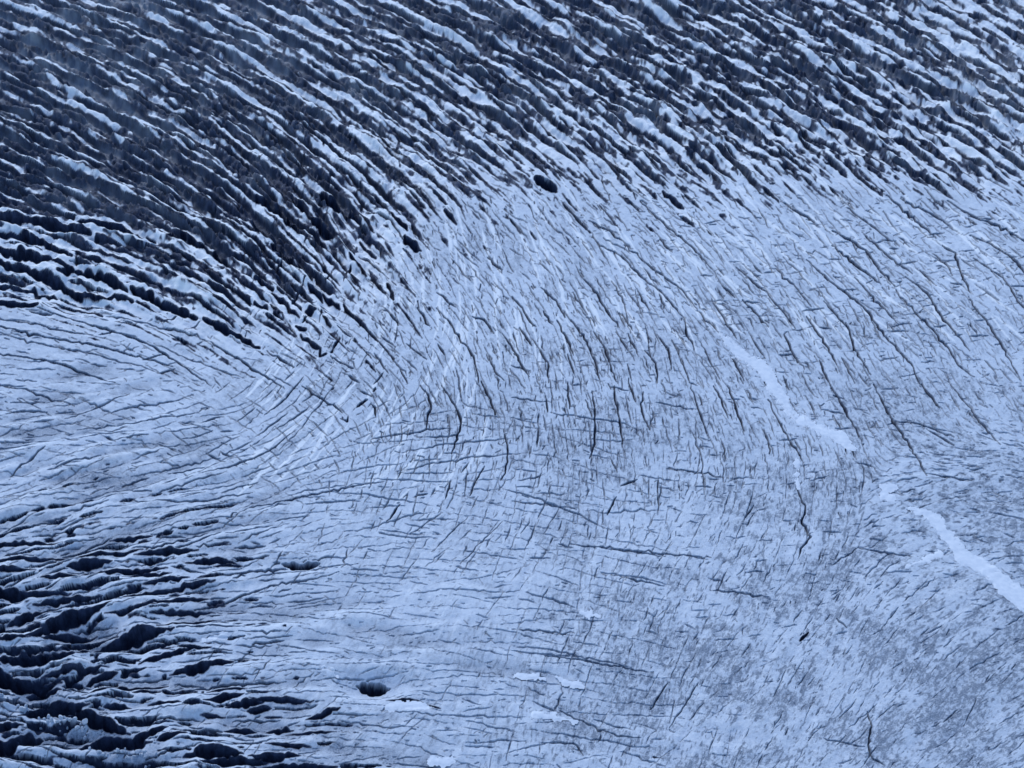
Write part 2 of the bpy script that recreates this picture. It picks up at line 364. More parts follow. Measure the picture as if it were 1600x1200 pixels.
for _ in range(14000):
    x, y = rng.uniform(-40, 1660), rng.uniform(260, 1220)
    o = at(HAIR, x, y)
    if rng.random() > o: continue
    i, j = int((x + M) / 2), int((y + M) / 2)
    if OCC[j, i]: continue
    pts = clear_run(stream(x, y, AF, rng.uniform(30, 190), .06, step=5))
    if len(pts) < 4: continue
    k = 0
    while k < len(pts) - 2:                      # broken into dashes
        n_ = int(rng.integers(3, 14)); seg = pts[k:k + n_]
        if len(seg) >= 2: line(seg, .62 + .45 * rng.random() ** 2, prof=.4, wob=.35)
        k += n_ + int(rng.integers(0, 3))
    mark(pts, (2.6 + 3.2 * rng.random()) / max(.5, o))
BAND = coarse([(50, 620, .25), (200, 660, .5), (100, 720, .8), (300, 720, 1), (450, 780, 1.2), (50, 820, 1.3), (200, 820, 1.4), (350, 850, 1.5), (500, 850, 1.1), (600, 800, .6), (700, 860, .6), (800, 870, .5), (1000, 880, .4), (100, 900, 1.8), (300, 920, 1.9), (420, 940, 1.6),
               (550, 960, .8), (700, 980, .5), (850, 1000, .4), (450, 1040, .9), (600, 1060, .5), (700, 1120, .5), (850, 1130, .5), (950, 1100, .3), (200, 1050, .7), (350, 1120, 1.0), (480, 1160, .9), (600, 1180, .4),
               (1200, 400, .2), (1400, 450, .3), (1400, 600, .3), (1500, 650, .3), (1000, 600, .1), (800, 650, .2), (650, 720, .4), (1100, 740, .15), (1500, 800, .2), (1300, 860, .2), (600, 550, 0), (300, 570, .05), (1400, 1050, .02), (200, 400, 0), (900, 400, 0)], 70)[0]
OCC[:] = False
for _ in range(10000):
    x, y = rng.uniform(-80, 1640), rng.uniform(340, 1240)
    o = at(BAND, x, y)
    if rng.random() > o * 0.8: continue
    i, j = int((x + M) / 2), int((y + M) / 2)
    if OCC[j, i]: continue
    hw = (0.62 + 0.75 * rng.random() ** 3) * (1.0 if x > 420 else 1.1 + 0.5 * max(0, min(1, (y - 790) / 120)))
    ln_ = rng.uniform(50, 260) if x < 1000 and y > 620 else rng.uniform(8, 30)
    pts = clear_run(stream(x, y, BF, ln_, 0.05, step=5))
    if len(pts) < 3: continue
    line(pts, hw, prof=0.5, wob=0.3)
    mark(pts, 2.5 + 3 * rng.random() / max(.4, o))
n_b = len(LINES)
# short ticks
for _ in range(19000):
    x, y = rng.uniform(-40, 1640), rng.uniform(300, 1220)
    if at(OPEN, x, y) > 0.3: continue
    dens = 0.35 + 0.65 * fbm(np.array([x / 60.]), np.array([y / 60.]), 2, 40)[0]
    if x < 480 and y < 830: dens *= 0.35
    if x < 420 and y > 830: dens *= 0.3
    if y > 790: dens *= 0.45 if x < 1000 else 0.28
    if rng.random() > dens: continue
    fld = BF if rng.random() < (0.55 if (x > 1000 and y < 700) else 0.35) else AF
    if y > 760 and x < 950: fld = BF
    hw = 0.65 + 0.8 * rng.random() ** 2.2
    a = at(fld, x, y) + rng.normal(0, 0.25); l = rng.uniform(1.5, 7)
    bnd = rng.normal(0, 0.5)
    p = [(x, y), (x + l * math.cos(a), y + l * math.sin(a)), (x + l * math.cos(a) + l * .6 * math.cos(a + bnd), y + l * math.sin(a) + l * .6 * math.sin(a + bnd))]
    LINES.append(dict(pts=p, hw=hw, traced=False))
    raster(p, hw, len(LINES) - 1, prof=0.3, wob=0)

# ------------------------------------------------------------------ relief
A_full = up(np.cos(2 * AF)), up(np.sin(2 * AF))
B_full = up(np.cos(2 * BF)), up(np.sin(2 * BF))


def lic(c2s2, src, steps, hop=1.5):
    a = 0.5 * np.arctan2(c2s2[1], c2s2[0])
    vx0, vy0 = np.cos(a).astype(f32), np.sin(a).astype(f32)
    jj, ii = np.meshgrid(np.arange(H), np.arange(W), indexing='ij')
    acc = src.copy(); cnt = 1
    for sgn in (1, -1):
        x = ii.astype(f32); y = jj.astype(f32); dx = vx0 * sgn; dy = vy0 * sgn
        for _ in range(steps):
            xi = np.clip(x + .5, 0, W - 1).astype(np.int32); yi = np.clip(y + .5, 0, H - 1).astype(np.int32)
            ex = vx0[yi, xi]; ey = vy0[yi, xi]
            fl = np.where(ex * dx + ey * dy < 0, f32(-1), f32(1))
            dx = ex * fl; dy = ey * fl
            x += dx * hop; y += dy * hop
            acc += src[np.clip(y + .5, 0, H - 1).astype(np.int32), np.clip(x + .5, 0, W - 1).astype(np.int32)]; cnt += 1
    acc /= cnt
    acc -= acc.mean(); acc /= acc.std() + 1e-6
    return acc


def blur(a, r):
    for ax in (0, 1, 0, 1):
        pad = [(0, 0), (0, 0)]; pad[ax] = (r + 1, r)
        c = np.cumsum(np.pad(a, pad, mode='edge').astype(np.float64), axis=ax)
        n = a.shape[ax]
        hi = np.take(c, np.arange(2 * r + 1, 2 * r + 1 + n), axis=ax); lo = np.take(c, np.arange(0, n), axis=ax)
        a = ((hi - lo) / (2 * r + 1)).astype(f32)
    return a


def flat_noise(a, r):
    # even out the coarse waves, keep the crest to crest rhythm
    a = a - blur(a, r)
    return a / np.sqrt(blur(a * a, r * 2) + 1e-6)


open_f = up(OPEN)
lowmask = up(coarse([(0, 1000, 1), (150, 1000, 1), (250, 1050, .9), (100, 1150, 1), (300, 1150, .8), (350, 1000, .35), (430, 1100, .5), (500, 1180, .5), (0, 880, .7), (150, 870, .6), (300, 880, .4), (450, 950, .2), (0, 780, .5), (100, 720, .5), (200, 720, .42), (300, 780, .34), (600, 1080, .3), (700, 950, .12), (600, 800, .06), (400, 650, .08),
                     (0, 600, .1), (300, 550, 0), (800, 700, .0), (1000, 900, .03), (1300, 800, .0), (1000, 1100, .1), (800, 1120, .2), (1400, 1100, .0), (800, 300, 0), (300, 200, 0), (1400, 200, 0)], 70)[0])
nz1 = fbm(GX / 9, GY / 11, 3, 1); nz2 = fbm(GX / 2.2, GY / 2.6, 3, 5); nz3 = fbm(GX / 40, GY / 55, 3, 11); nz4 = fbm(GX / 0.7, GY / 0.9, 2, 21)
white = rng.standard_normal((H, W)).astype(f32)
ridgeB = lic(B_full, fbm(GX / 3.2, GY / 4.5, 2, 31) - f32(.5), 22, 2.2)
ridgeA = lic(A_full, fbm(GX / 2.0, GY / 3.0, 2, 51) - f32(.5), 16, 2.0)
fineA = lic(A_full, white, 5, 1.0)
fineB = lic(B_full, np.roll(white, 77, 1), 6, 1.0)

# openings of the belt: crests that run along the flow, split and join again
wl = lic(A_full, vnoise(U / 4.7, V / 4.7, 81) - f32(.5), 26, 2.2)
ws_ = lic(A_full, vnoise(U / 4.8, V / 4.8, 91) - f32(.5), 9, 2.0)
wf = lic(A_full, fbm(U / 3.2, V / 3.2, 2, 95) - f32(.5), 7, 1.3)
rt = sm(U + .3 * V, 500, 1150)
gb = flat_noise(wl, 7) * (1 - .75 * rt) + flat_noise(ws_, 7) * (.25 + .75 * rt); wm = lic(A_full, vnoise(U / 12, V / 11, 141) - f32(.5), 22, 2.6)
gb = gb + .72 * flat_noise(wm, 16); gb /= gb.std()
gb = gb + (.28 + .15 * rt) * wf + .8 * (fbm(U / 7, V / 7, 2, 99) - .5); gb /= gb.std()
of = np.clip(open_f * (1.08 + .08 * rt) + .16 * (nz3 - .5) * sm(open_f, .02, .2), 0, 1)
# normal quantile (rational approximation)
of = np.interp(of, [0, .08, .24, .36, .7, 1], [0, .012, .12, .42, .71, .95])
pq = np.clip(of * .97, .004, .996); tq_ = np.sqrt(-2 * np.log(np.minimum(pq, 1 - pq)))
zq = tq_ - (2.515517 + .802853 * tq_ + .010328 * tq_ ** 2) / (1 + 1.432788 * tq_ + .189269 * tq_ ** 2 + .001308 * tq_ ** 3)
thr = np.where(pq < .5, zq, -zq)
FB = ((gb - thr) * 2.2).astype(f32)
LOWI = IDS.copy()
m_ = blur(FB, 2); FB = np.where(m_ > 1.0, np.maximum(FB, .9), FB)   # no lone needles inside an opening
for _ in range(14):                        # ids spread to the nearest crevasse line
    for ax, sh in ((0, 1), (0, -1), (1, 1), (1, -1)):
        r = np.roll(LOWI, sh, ax); LOWI = np.where((LOWI < 0) & (r >= 0), r, LOWI)
        r = np.roll(BELTI, sh, ax); BELTI = np.where((BELTI < 0) & (r >= 0), r, BELTI)
FB -= 7 * sm(TRF, -8, -3) * (1 - sm(open_f, .3, .5) * sm(U, 150, 330))
inb = (FB > FIELD) & (of > .03) & (FB > -2.5) & (BELTI >= 0)
FIELD = np.where(inb, FB, FIELD); IDS = np.where(inb, BELTI, IDS)
# the same for the wavy troughs of the lower left, along the banding
ol = up(coarse([(0, 850, .12), (150, 860, .2), (300, 880, .2), (0, 920, .44), (150, 920, .42), (300, 930, .22), (400, 930, .06), (0, 1000, .55), (150, 1000, .5), (280, 1010, .28), (360, 1010, .04), (0, 1080, .58), (120, 1080, .5), (250, 1080, .28), (350, 1090, .16), (450, 1100, .06),
                 (0, 1160, .46), (120, 1150, .42), (250, 1160, .33), (350, 1170, .28), (470, 1180, .2), (560, 1180, .06), (550, 1080, .0), (500, 980, .0), (480, 900, .02), (0, 790, .04), (200, 790, .02), (400, 820, .02), (0, 700, 0), (300, 700, 0), (700, 900, 0), (700, 1150, 0), (1000, 900, 0), (800, 500, 0), (200, 500, 0), (1400, 1100, 0), (1400, 200, 0)], 50)[0])
gl = flat_noise(lic(B_full, vnoise(U / 9, V / 7, 111) - f32(.5), 26, 2.2), 12) + .18 * flat_noise(lic(B_full, fbm(U / 4.5, V / 4.5, 2, 115) - f32(.5), 7, 1.5), 8)
gl /= gl.std()
FL = ((gl - np.interp(ol, [0, .02, .1, .2, .3, .4, .5, .6], [4, 2.3, 1.3, .84, .52, .25, 0, -.25])) * 3.4).astype(f32)
m_ = blur(FL, 2); FL = np.where(m_ > 1.0, np.maximum(FL, .9), FL)
FL -= 5 * sm(TRF, -7, -2)
inl = (FL > FIELD) & (ol > .03) & (FL > -2.5) & (LOWI >= 0)
FIELD = np.where(inl, FL, FIELD); IDS = np.where(inl, LOWI, IDS)
is_hole_at = np.isin(IDS, hole_ids[:2])
Fw = FIELD + (nz4 - .5) * np.where(inb, .35, np.where(is_hole_at, .0, np.where(FIELD > 1.5, 1.1, 0.8)))
Fw = Fw.astype(f32)
hw_of = np.array([l['hw'] for l in LINES] + [1.0], f32)
is_low = np.zeros(len(LINES) + 1, f32); is_low[low_ids] = 1
is_hole = np.zeros(len(LINES) + 1, f32); is_hole[hole_ids] = 1
HWm = np.where(inb, np.clip(2.3 + FB * .6, 2.3, 8), np.where(inl, np.clip(2 + FL * .6, 2, 7), hw_of[IDS])); HWm = np.where(~inb & (FB > -1.5) & (of > .1), np.maximum(HWm, 2.3), HWm); lowm = is_low[IDS]; holem = is_hole[IDS]
lowm = np.where(inl, 1, np.where(inb, 0, lowm))
wallw = np.where(lowm > 0, np.maximum(2.0, HWm * .5), np.where(inb, 3.0, np.where(HWm > 3, 2.4, 1.2)))
cut = sm(Fw, np.where(HWm > 2.2, .1, -.3), wallw)
belt0 = sm(open_f, .1, .45)
depth = (1.35 * 2 * HWm * MPP / math.cos(PITCH) * (0.62 + 0.55 * nz1) + 0.35)
# shallow, rubble floored troughs where the photo shows pale broken faces
shallow = up(coarse([(100, 60, .45), (300, 100, .42), (500, 90, .34), (150, 200, .3), (350, 220, .25), (700, 80, .22), (1000, 80, .24), (1300, 80, .24), (1550, 60, .5), (1500, 180, .24), (0, 320, .12), (200, 340, .1), (400, 380, .05), (0, 420, 0), (100, 250, .3), (550, 330, .1), (800, 200, .22), (1100, 200, .2), (1300, 200, .12), (600, 500, 0), (1000, 500, 0), (300, 600, 0), (200, 1050, .1), (800, 900, 0), (1400, 800, 0)], 80)[0])
depth = depth * (1 - 0.5 * shallow * (.6 + .8 * nz1) * belt0) * np.where(holem > 0, 1.8, 1.0)
Z = -cut * depth
for (cx, cy, rx, ry) in [(582, 1070, 60, 26), (470, 885, 48, 14)]:
    g_ = np.exp(-(((U - cx) / rx) ** 4 + ((V - cy) / ry) ** 4)); lowmask = lowmask * (1 - g_)
belt = sm(open_f, .1, .45)
Z += belt * (0.9 * ridgeA * (1 - .4 * cut) + 2.2 * (nz1 - .5) + 0.9 * (nz2 - .5))
Z += lowmask * (0.8 * ridgeB + 2.5 * (nz1 - .5) + .5 * (nz2 - .5))
Z += (1 - belt) * (1 - np.exp(-(((U - 525) / 130) ** 4 + ((V - 980) / 150) ** 4)) * .6) * (0.07 * ridgeA + 0.25 * (nz1 - .5) + 0.10 * (nz2 - .5)) + 3.0 * (nz3 - .5)
Z += .06 * (nz4 - .5)
# the hollow that holds the round hole
for (cx, cy, rx, ry, dz) in [(585, 1072, 62, 24, 2.6), (470, 886, 40, 10, .9), (650, 1100, 50, 10, .8), (1388, 770, 30, 14, .3)]:
    Z -= dz * np.exp(-(((U - cx) / rx) ** 2 + ((V - cy) / ry) ** 2) * 1.6)
Z = Z.astype(f32)

# ---- what the ice is covered with: bare dark ice in the cracks, grit on the open ice, painted shade in the band hollows, clean snow in the filled bands
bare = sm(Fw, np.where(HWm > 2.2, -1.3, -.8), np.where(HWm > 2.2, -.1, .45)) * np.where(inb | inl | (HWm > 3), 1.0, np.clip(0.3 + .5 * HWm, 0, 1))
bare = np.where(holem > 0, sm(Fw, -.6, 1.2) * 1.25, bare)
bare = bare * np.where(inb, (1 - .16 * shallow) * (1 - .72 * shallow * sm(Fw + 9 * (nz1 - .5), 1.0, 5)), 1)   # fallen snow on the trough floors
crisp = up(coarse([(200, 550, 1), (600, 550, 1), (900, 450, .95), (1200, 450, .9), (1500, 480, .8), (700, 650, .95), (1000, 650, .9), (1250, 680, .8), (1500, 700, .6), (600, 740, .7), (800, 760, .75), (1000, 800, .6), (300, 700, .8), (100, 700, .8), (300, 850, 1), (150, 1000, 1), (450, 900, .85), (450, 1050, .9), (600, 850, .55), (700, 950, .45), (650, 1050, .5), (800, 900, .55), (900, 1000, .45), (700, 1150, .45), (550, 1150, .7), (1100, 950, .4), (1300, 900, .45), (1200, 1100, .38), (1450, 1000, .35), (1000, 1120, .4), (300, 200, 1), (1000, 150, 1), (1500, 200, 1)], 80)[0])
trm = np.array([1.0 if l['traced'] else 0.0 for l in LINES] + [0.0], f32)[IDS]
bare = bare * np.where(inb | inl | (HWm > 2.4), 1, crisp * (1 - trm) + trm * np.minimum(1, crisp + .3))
snowline = np.zeros((H, W), f32)
keepF, keepI = FIELD, IDS
FIELD = np.full((H, W), -9.0, f32); IDS = np.full((H, W), -1, np.int32)
for _ in range(420):
    x, y = rng.uniform(400, 1600), rng.uniform(290, 740)
    if x > 880 and y > 520: continue
    if y > 760 - 0.0 * x or (x > 760 and y > 600): continue
    raster(stream(x, y, EF, rng.uniform(40, 120), .03), rng.uniform(1.2, 3.6), 0, prof=.6, wob=.15)
snowline = sm(FIELD, -.5, 1.6) * (1 - belt)
FIELD, IDS = keepF, keepI
dmap = up(coarse([(100, 560, .22), (250, 650, .3), (100, 720, .35), (400, 700, .35), (500, 600, .46), (620, 580, .48), (700, 600, .42), (720, 480, .42), (800, 450, .38), (1000, 420, .25), (1250, 380, .22), (1500, 380, .2), (1200, 550, .35), (1450, 560, .35), (1000, 650, .42), (1250, 700, .45), (1450, 700, .42), (1000, 800, .42), (700, 800, .3), (600, 900, .2),
                  (800, 950, .3), (1000, 950, .45), (1200, 850, .52), (1250, 950, .6), (1100, 1100, .5), (1300, 1100, .55), (1500, 900, .62), (1550, 1050, .68), (1550, 1180, .8), (1400, 1180, .62), (900, 1130, .4), (700, 1080, .25), (450, 1000, .2), (150, 850, .3), (600, 1170, .35), (200, 200, .5), (800, 200, .3), (1400, 150, .25)], 90)[0])
streakw = up(coarse([(1200, 1000, 1), (1000, 1050, 1), (1400, 1000, 1), (1300, 850, 1), (1500, 1100, .8), (1100, 800, .7), (800, 900, .4), (1000, 650, .5), (1300, 650, .6), (800, 500, .25), (1300, 400, .3), (300, 700, .2), (600, 800, .25), (300, 1000, .1), (300, 300, 0), (900, 200, 0)], 90)[0])
spk = lic(A_full, fbm(U / 3.2, V / 3.2, 2, 101) - f32(.5), 3, 1.1); spk2 = lic(B_full, fbm(U / 3, V / 3, 2, 103) - f32(.5), 6, 1.3)
clump = fbm(GX / 12, GY / 14, 4, 61); clump2 = fbm(GX / 3, GY / 3.5, 3, 71)
wx = 5 * (fbm(U / 9, V / 9, 2, 121) - .5); wy = 5 * (fbm(U / 9, V / 9, 2, 127) - .5)
ca, sa = np.cos(.5 * np.arctan2(A_full[1], A_full[0])), np.sin(.5 * np.arctan2(A_full[1], A_full[0]))
vein = 1 - np.abs(fbm((U + wx) / 11, (V + wy) / 9, 2, 131) - .5) * 2
vein2 = 1 - np.abs(fbm((U + wx) / 5.5, (V + wy) / 4.5, 2, 137) - .5) * 2
veins = sm(vein, .90, .99) * .8 + sm(vein2, .88, .98) * .55
pep = lic(A_full, np.roll(white, 31, 0) + .5 * np.roll(white, 32, 0), 1, 1.0)
spk3 = fbm((U + wx) / 4.2, (V + wy) / 3.2, 3, 151)
cl = sm(.6 * clump + .4 * clump2, .36, .62)
dust_shade = dmap * (.12 + .16 * cl)
dust_shade += dmap * (.35 + .65 * streakw) * (2.0 * sm(spk + .6 * (cl - .6), .45, 1.7) + .55 * sm(spk2 + .9 * (cl - .6), .7, 2.2) + .22 * np.clip(fineA, 0, 2) * cl + (.25 + .75 * cl) * veins * (.5 + .5 * sm(clump2, .3, .6)) + (.4 + .6 * cl) * sm(spk3 + .14 * (cl - .5), .52, .74) + .8 * sm(pep + 1.6 * (cl - .6), 1.1, 2.0))
dust_shade += .10 * np.clip(fineB * .7 + .2, 0, 2) * lowmask + .30 * np.clip(-ridgeB, 0, 2) * sm(lowmask, .05, .3)  # ridge term: grey shading under the pale bands, painted into the colour
dust_shade = np.clip(dust_shade, 0, 1) * (1 - .92 * np.clip(snowline, 0, 1))
snow = np.clip(.9 * snowline + 1.0 * sm(open_f, .1, .4) * sm(nz2, .25, .5), 0, 1).astype(f32)
dust_shade = dust_shade.astype(f32); bare = bare.astype(f32)

# ------------------------------------------------------------------ materials


def ice_material():
    m = bpy.data.materials.new('glacier_ice'); m.use_nodes = True
    n = m.node_tree.nodes; l = m.node_tree.links
    b = n['Principled BSDF']

    def attr(name):
        a = n.new('ShaderNodeAttribute'); a.attribute_name = name; return a.outputs['Fac']

    def noise(scale, det, vec=None, rough=.6):
        t = n.new('ShaderNodeTexNoise'); t.inputs['Scale'].default_value = scale; t.inputs['Detail'].default_value = det
        t.inputs['Roughness'].default_value = rough
        if vec: l.new(vec, t.inputs['Vector'])
        return t.outputs['Fac']

    def mix(fac, a, c):
        x = n.new('ShaderNodeMix'); x.data_type = 'RGBA'
        if fac is not None: l.new(fac, x.inputs[0])
        for s, k in ((a, 6), (c, 7)):
            if isinstance(s, tuple): x.inputs[k].default_value = s + (1,)
            else: l.new(s, x.inputs[k])
        return x.outputs[2]

    def rng_(v, a, c, d, e):
        r = n.new('ShaderNodeMapRange'); l.new(v, r.inputs[0])
        for k, q in enumerate((a, c, d, e)): r.inputs[k + 1].default_value = q
        return r.outputs[0]

    def math_(op, a, c):
        x = n.new('ShaderNodeMath'); x.operation = op
        for k, s in enumerate((a, c)):
            if isinstance(s, (int, float)): x.inputs[k].default_value = s
            else: l.new(s, x.inputs[k])
        return x.outputs[0]
    tc = n.new('ShaderNodeTexCoord').outputs['Object']
    mp = n.new('ShaderNodeMapping'); l.new(tc, mp.inputs['Vector']); mp.inputs['Scale'].default_value = (1, 1, .5)
    big = noise(.05, 4, tc); med = noise(.8, 5, tc, .65); fin = noise(3.2, 4, tc, .7); wall = noise(.55, 5, mp.outputs[0], .65)
    firn = mix(rng_(med, .3, .7, 0, 1), (.57, .66, .78), (.73, .81, .90))
    grit_shade = mix(rng_(fin, .3, .7, 0, 1), (.105, .135, .19), (.22, .27, .35))
    df = math_('MULTIPLY', attr('dust_shade'), rng_(fin, .32, .62, .35, 1.15))
    c1 = mix(math_('MINIMUM', df, 1.0), firn, grit_shade)
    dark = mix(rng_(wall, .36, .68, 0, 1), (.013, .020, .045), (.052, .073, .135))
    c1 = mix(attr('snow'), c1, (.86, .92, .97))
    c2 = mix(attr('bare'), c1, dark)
    l.new(c2, b.inputs['Base Color'])
    b.inputs['Roughness'].default_value = .75
    b.inputs['Specular IOR Level'].default_value = .2
    bp = n.new('ShaderNodeBump'); bp.inputs['Strength'].default_value = .5; bp.inputs['Distance'].default_value = .25
    l.new(math_('ADD', fin, math_('MULTIPLY', med, 1.5)), bp.inputs['Height']); l.new(bp.outputs[0], b.inputs['Normal'])
    return m


ICE = ice_material()


def snow_material():
    m = bpy.data.materials.new('drift_snow'); m.use_nodes = True
    n = m.node_tree.nodes; l = m.node_tree.links; b = n['Principled BSDF']
    t = n.new('ShaderNodeTexNoise'); t.inputs['Scale'].default_value = .7; t.inputs['Detail'].default_value = 5
    tc = n.new('ShaderNodeTexCoord'); l.new(tc.outputs['Object'], t.inputs['Vector'])
    r = n.new('ShaderNodeValToRGB'); r.color_ramp.elements[0].position = .3; r.color_ramp.elements[1].position = .6
    r.color_ramp.elements[0].color = (.66, .74, .84, 1); r.color_ramp.elements[1].color = (.77, .84, .92, 1)
    l.new(t.outputs['Fac'], r.inputs[0]); l.new(r.outputs[0], b.inputs['Base Color'])
    b.inputs['Roughness'].default_value = .8; b.inputs['Specular IOR Level'].default_value = .1
    return m


SNOW = snow_material()

# ------------------------------------------------------------------ mesh output
PX = GX.ravel(); PY = GY.ravel(); PZ = Z.ravel(); BA = bare.ravel(); DU = dust_shade.ravel(); SN = snow.ravel()


def mesh_from(name, co, quads, attrs=None, mat=None, smooth=True):
    me = bpy.data.meshes.new(name)
    me.vertices.add(len(co)); me.vertices.foreach_set('co', np.ascontiguousarray(co, dtype=f32).ravel())
    k = quads.shape[1]
    me.loops.add(quads.size); me.loops.foreach_set('vertex_index', np.ascontiguousarray(quads, dtype=np.int32).ravel())
    me.polygons.add(len(quads)); me.polygons.foreach_set('loop_start', np.arange(0, quads.size, k, dtype=np.int32))
    me.polygons.foreach_set('loop_total', np.full(len(quads), k, np.int32))
    me.polygons.foreach_set('use_smooth', np.full(len(quads), smooth, bool))
    for a, v in (attrs or {}).items():
        at_ = me.attributes.new(a, 'FLOAT', 'POINT'); at_.data.foreach_set('value', np.ascontiguousarray(v, dtype=f32))
    me.update(calc_edges=True); me.validate()
    if mat: me.materials.append(mat)
    return me


def put(name, me, label=None, cat=None, group=None, kind=None):
    o = bpy.data.objects.new(name, me); C.collection.objects.link(o)
    for k, v in (('label', label), ('category', cat), ('group', group), ('kind', kind)):
        if v: o[k] = v
    return o


jj, ii = np.meshgrid(np.arange(H - 1), np.arange(W - 1), indexing='ij')
v00 = (jj * W + ii); QUADS = np.stack([v00 + W, v00 + W + 1, v00 + 1, v00], -1).reshape(-1, 4).astype(np.int32)   # counter-clockwise seen from above
# the face belongs to a crevasse where its ground lies inside the opening
Fc = Fw.ravel()[QUADS]; kmax = Fc.argmax(1)
face_in = Fc.max(1) > 0.05
face_id = np.where(face_in, IDS.ravel()[QUADS[np.arange(len(QUADS)), kmax]], -1)
cu_ = U.ravel()[QUADS[:, 0]]; cv_ = V.ravel()[QUADS[:, 0]]
inside = (cu_ >= 0) & (cu_ < 1600) & (cv_ >= 0) & (cv_ < 1200)
area = np.bincount(face_id[face_in & inside], minlength=len(LINES))
rank = area.copy().astype(float)
rank[hole_ids] = 0
# one crevasse, one piece: stray bits of a line join the small cracks
NF = W - 1
order = np.argsort(-rank)
srt = np.argsort(face_id, kind='stable'); fs = face_id[srt]
for i in list(order[:900]) + hole_ids:
    a, b = np.searchsorted(fs, i), np.searchsorted(fs, i, side='right')
    todo = set(srt[a:b].tolist()); best = []; left = len(todo)
    while todo and len(best) < left:
        st = [todo.pop()]; comp = []
        while st:
            f = st.pop(); comp.append(f)
            for g in (f - 1, f + 1, f - NF, f + NF):
                if g in todo and abs(g % NF - f % NF) < 2: todo.discard(g); st.append(g)
        left -= len(comp)
        if len(comp) > len(best):
            if best: face_id[best] = len(LINES)
            best = comp
        else: face_id[comp] = len(LINES)
    if todo: face_id[list(todo)] = len(LINES)
area = np.bincount(face_id[face_in & inside], minlength=len(LINES) + 1)[:len(LINES)]
rank = area.copy().astype(float); rank[hole_ids] = 0
order = np.argsort(-rank)
own = [int(i) for i in order[:300] if rank[i] > 25]
ownset = np.zeros(len(LINES) + 1, bool); ownset[own] = True; ownset[hole_ids] = True
is_own = (face_id >= 0) & ownset[face_id]
is_minor = (face_id >= 0) & ~is_own


def submesh(name, faces, extra=None):
    q = QUADS[faces]; u_, inv = np.unique(q, return_inverse=True)
    co = np.stack([PX[u_], PY[u_], PZ[u_]], 1)
    return mesh_from(name, co, inv.reshape(-1, 4).astype(np.int32), {'bare': BA[u_], 'dust_shade': DU[u_], 'snow': SN[u_]}, ICE)


# ground sheet: the traced field plus rings that run out far beyond it
gf = np.where(face_id < 0)[0]
q = QUADS[gf]; used, inv = np.unique(q, return_inverse=True)
co = np.stack([PX[used], PY[used], PZ[used]], 1); q = inv.reshape(-1, 4)
loop = np.concatenate([np.arange(W), np.arange(1, H) * W + W - 1, (H - 1) * W + np.arange(W - 2, -1, -1), np.arange(H - 2, 0, -1) * W])
L = len(loop); cx, cy = 0.0, 560.0
rings = [np.stack([PX[loop], PY[loop], PZ[loop]], 1)]
ba = [BA[loop]]; du = [DU[loop]]
for s, wz in ((1.02, .6), (1.06, .25), (1.15, 0), (1.3, 0), (1.6, 0), (2.2, 0), (4, 0), (9, 0), (20, 0)):
    r = rings[0].copy(); r[:, 0] = cx + (r[:, 0] - cx) * s; r[:, 1] = cy + (r[:, 1] - cy) * s
    r[:, 2] = r[:, 2] * wz + 2.0 * (s > 1.02) * (vnoise(r[:, 0] / 18, r[:, 1] / 18, 3) - .5)
    rings.append(r); ba.append(ba[0] * wz); du.append(du[0] * wz + .3 * (1 - wz))
base = len(co); R = np.concatenate(rings); rq = []
for k in range(len(rings) - 1):
    a = base + k * L + np.arange(L); b2 = base + k * L + (np.arange(L) + 1) % L
    rq.append(np.stack([a, a + L, b2 + L, b2], 1))
rq = np.concatenate(rq)[:, ::-1]
me = mesh_from('glacier_field', np.concatenate([co, R]), np.concatenate([q, rq]), {'bare': np.concatenate([BA[used]] + ba), 'dust_shade': np.concatenate([DU[used]] + du), 'snow': np.concatenate([SN[used], np.zeros(len(R), f32)])}, ICE)
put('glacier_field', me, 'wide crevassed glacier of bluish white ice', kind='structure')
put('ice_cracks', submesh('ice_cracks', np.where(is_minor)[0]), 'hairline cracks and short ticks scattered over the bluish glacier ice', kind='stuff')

# ---- every larger crevasse by itself
UNIQUE = {0: 'widest black crevasse sweeping along the lower edge of the dark belt', 1: 'short dark crevasse just below the widest black one', 2: 'stubby black crevasse that tapers off in bright smooth ice',
          11: 'thick black lens crevasse directly above the widest long one'}


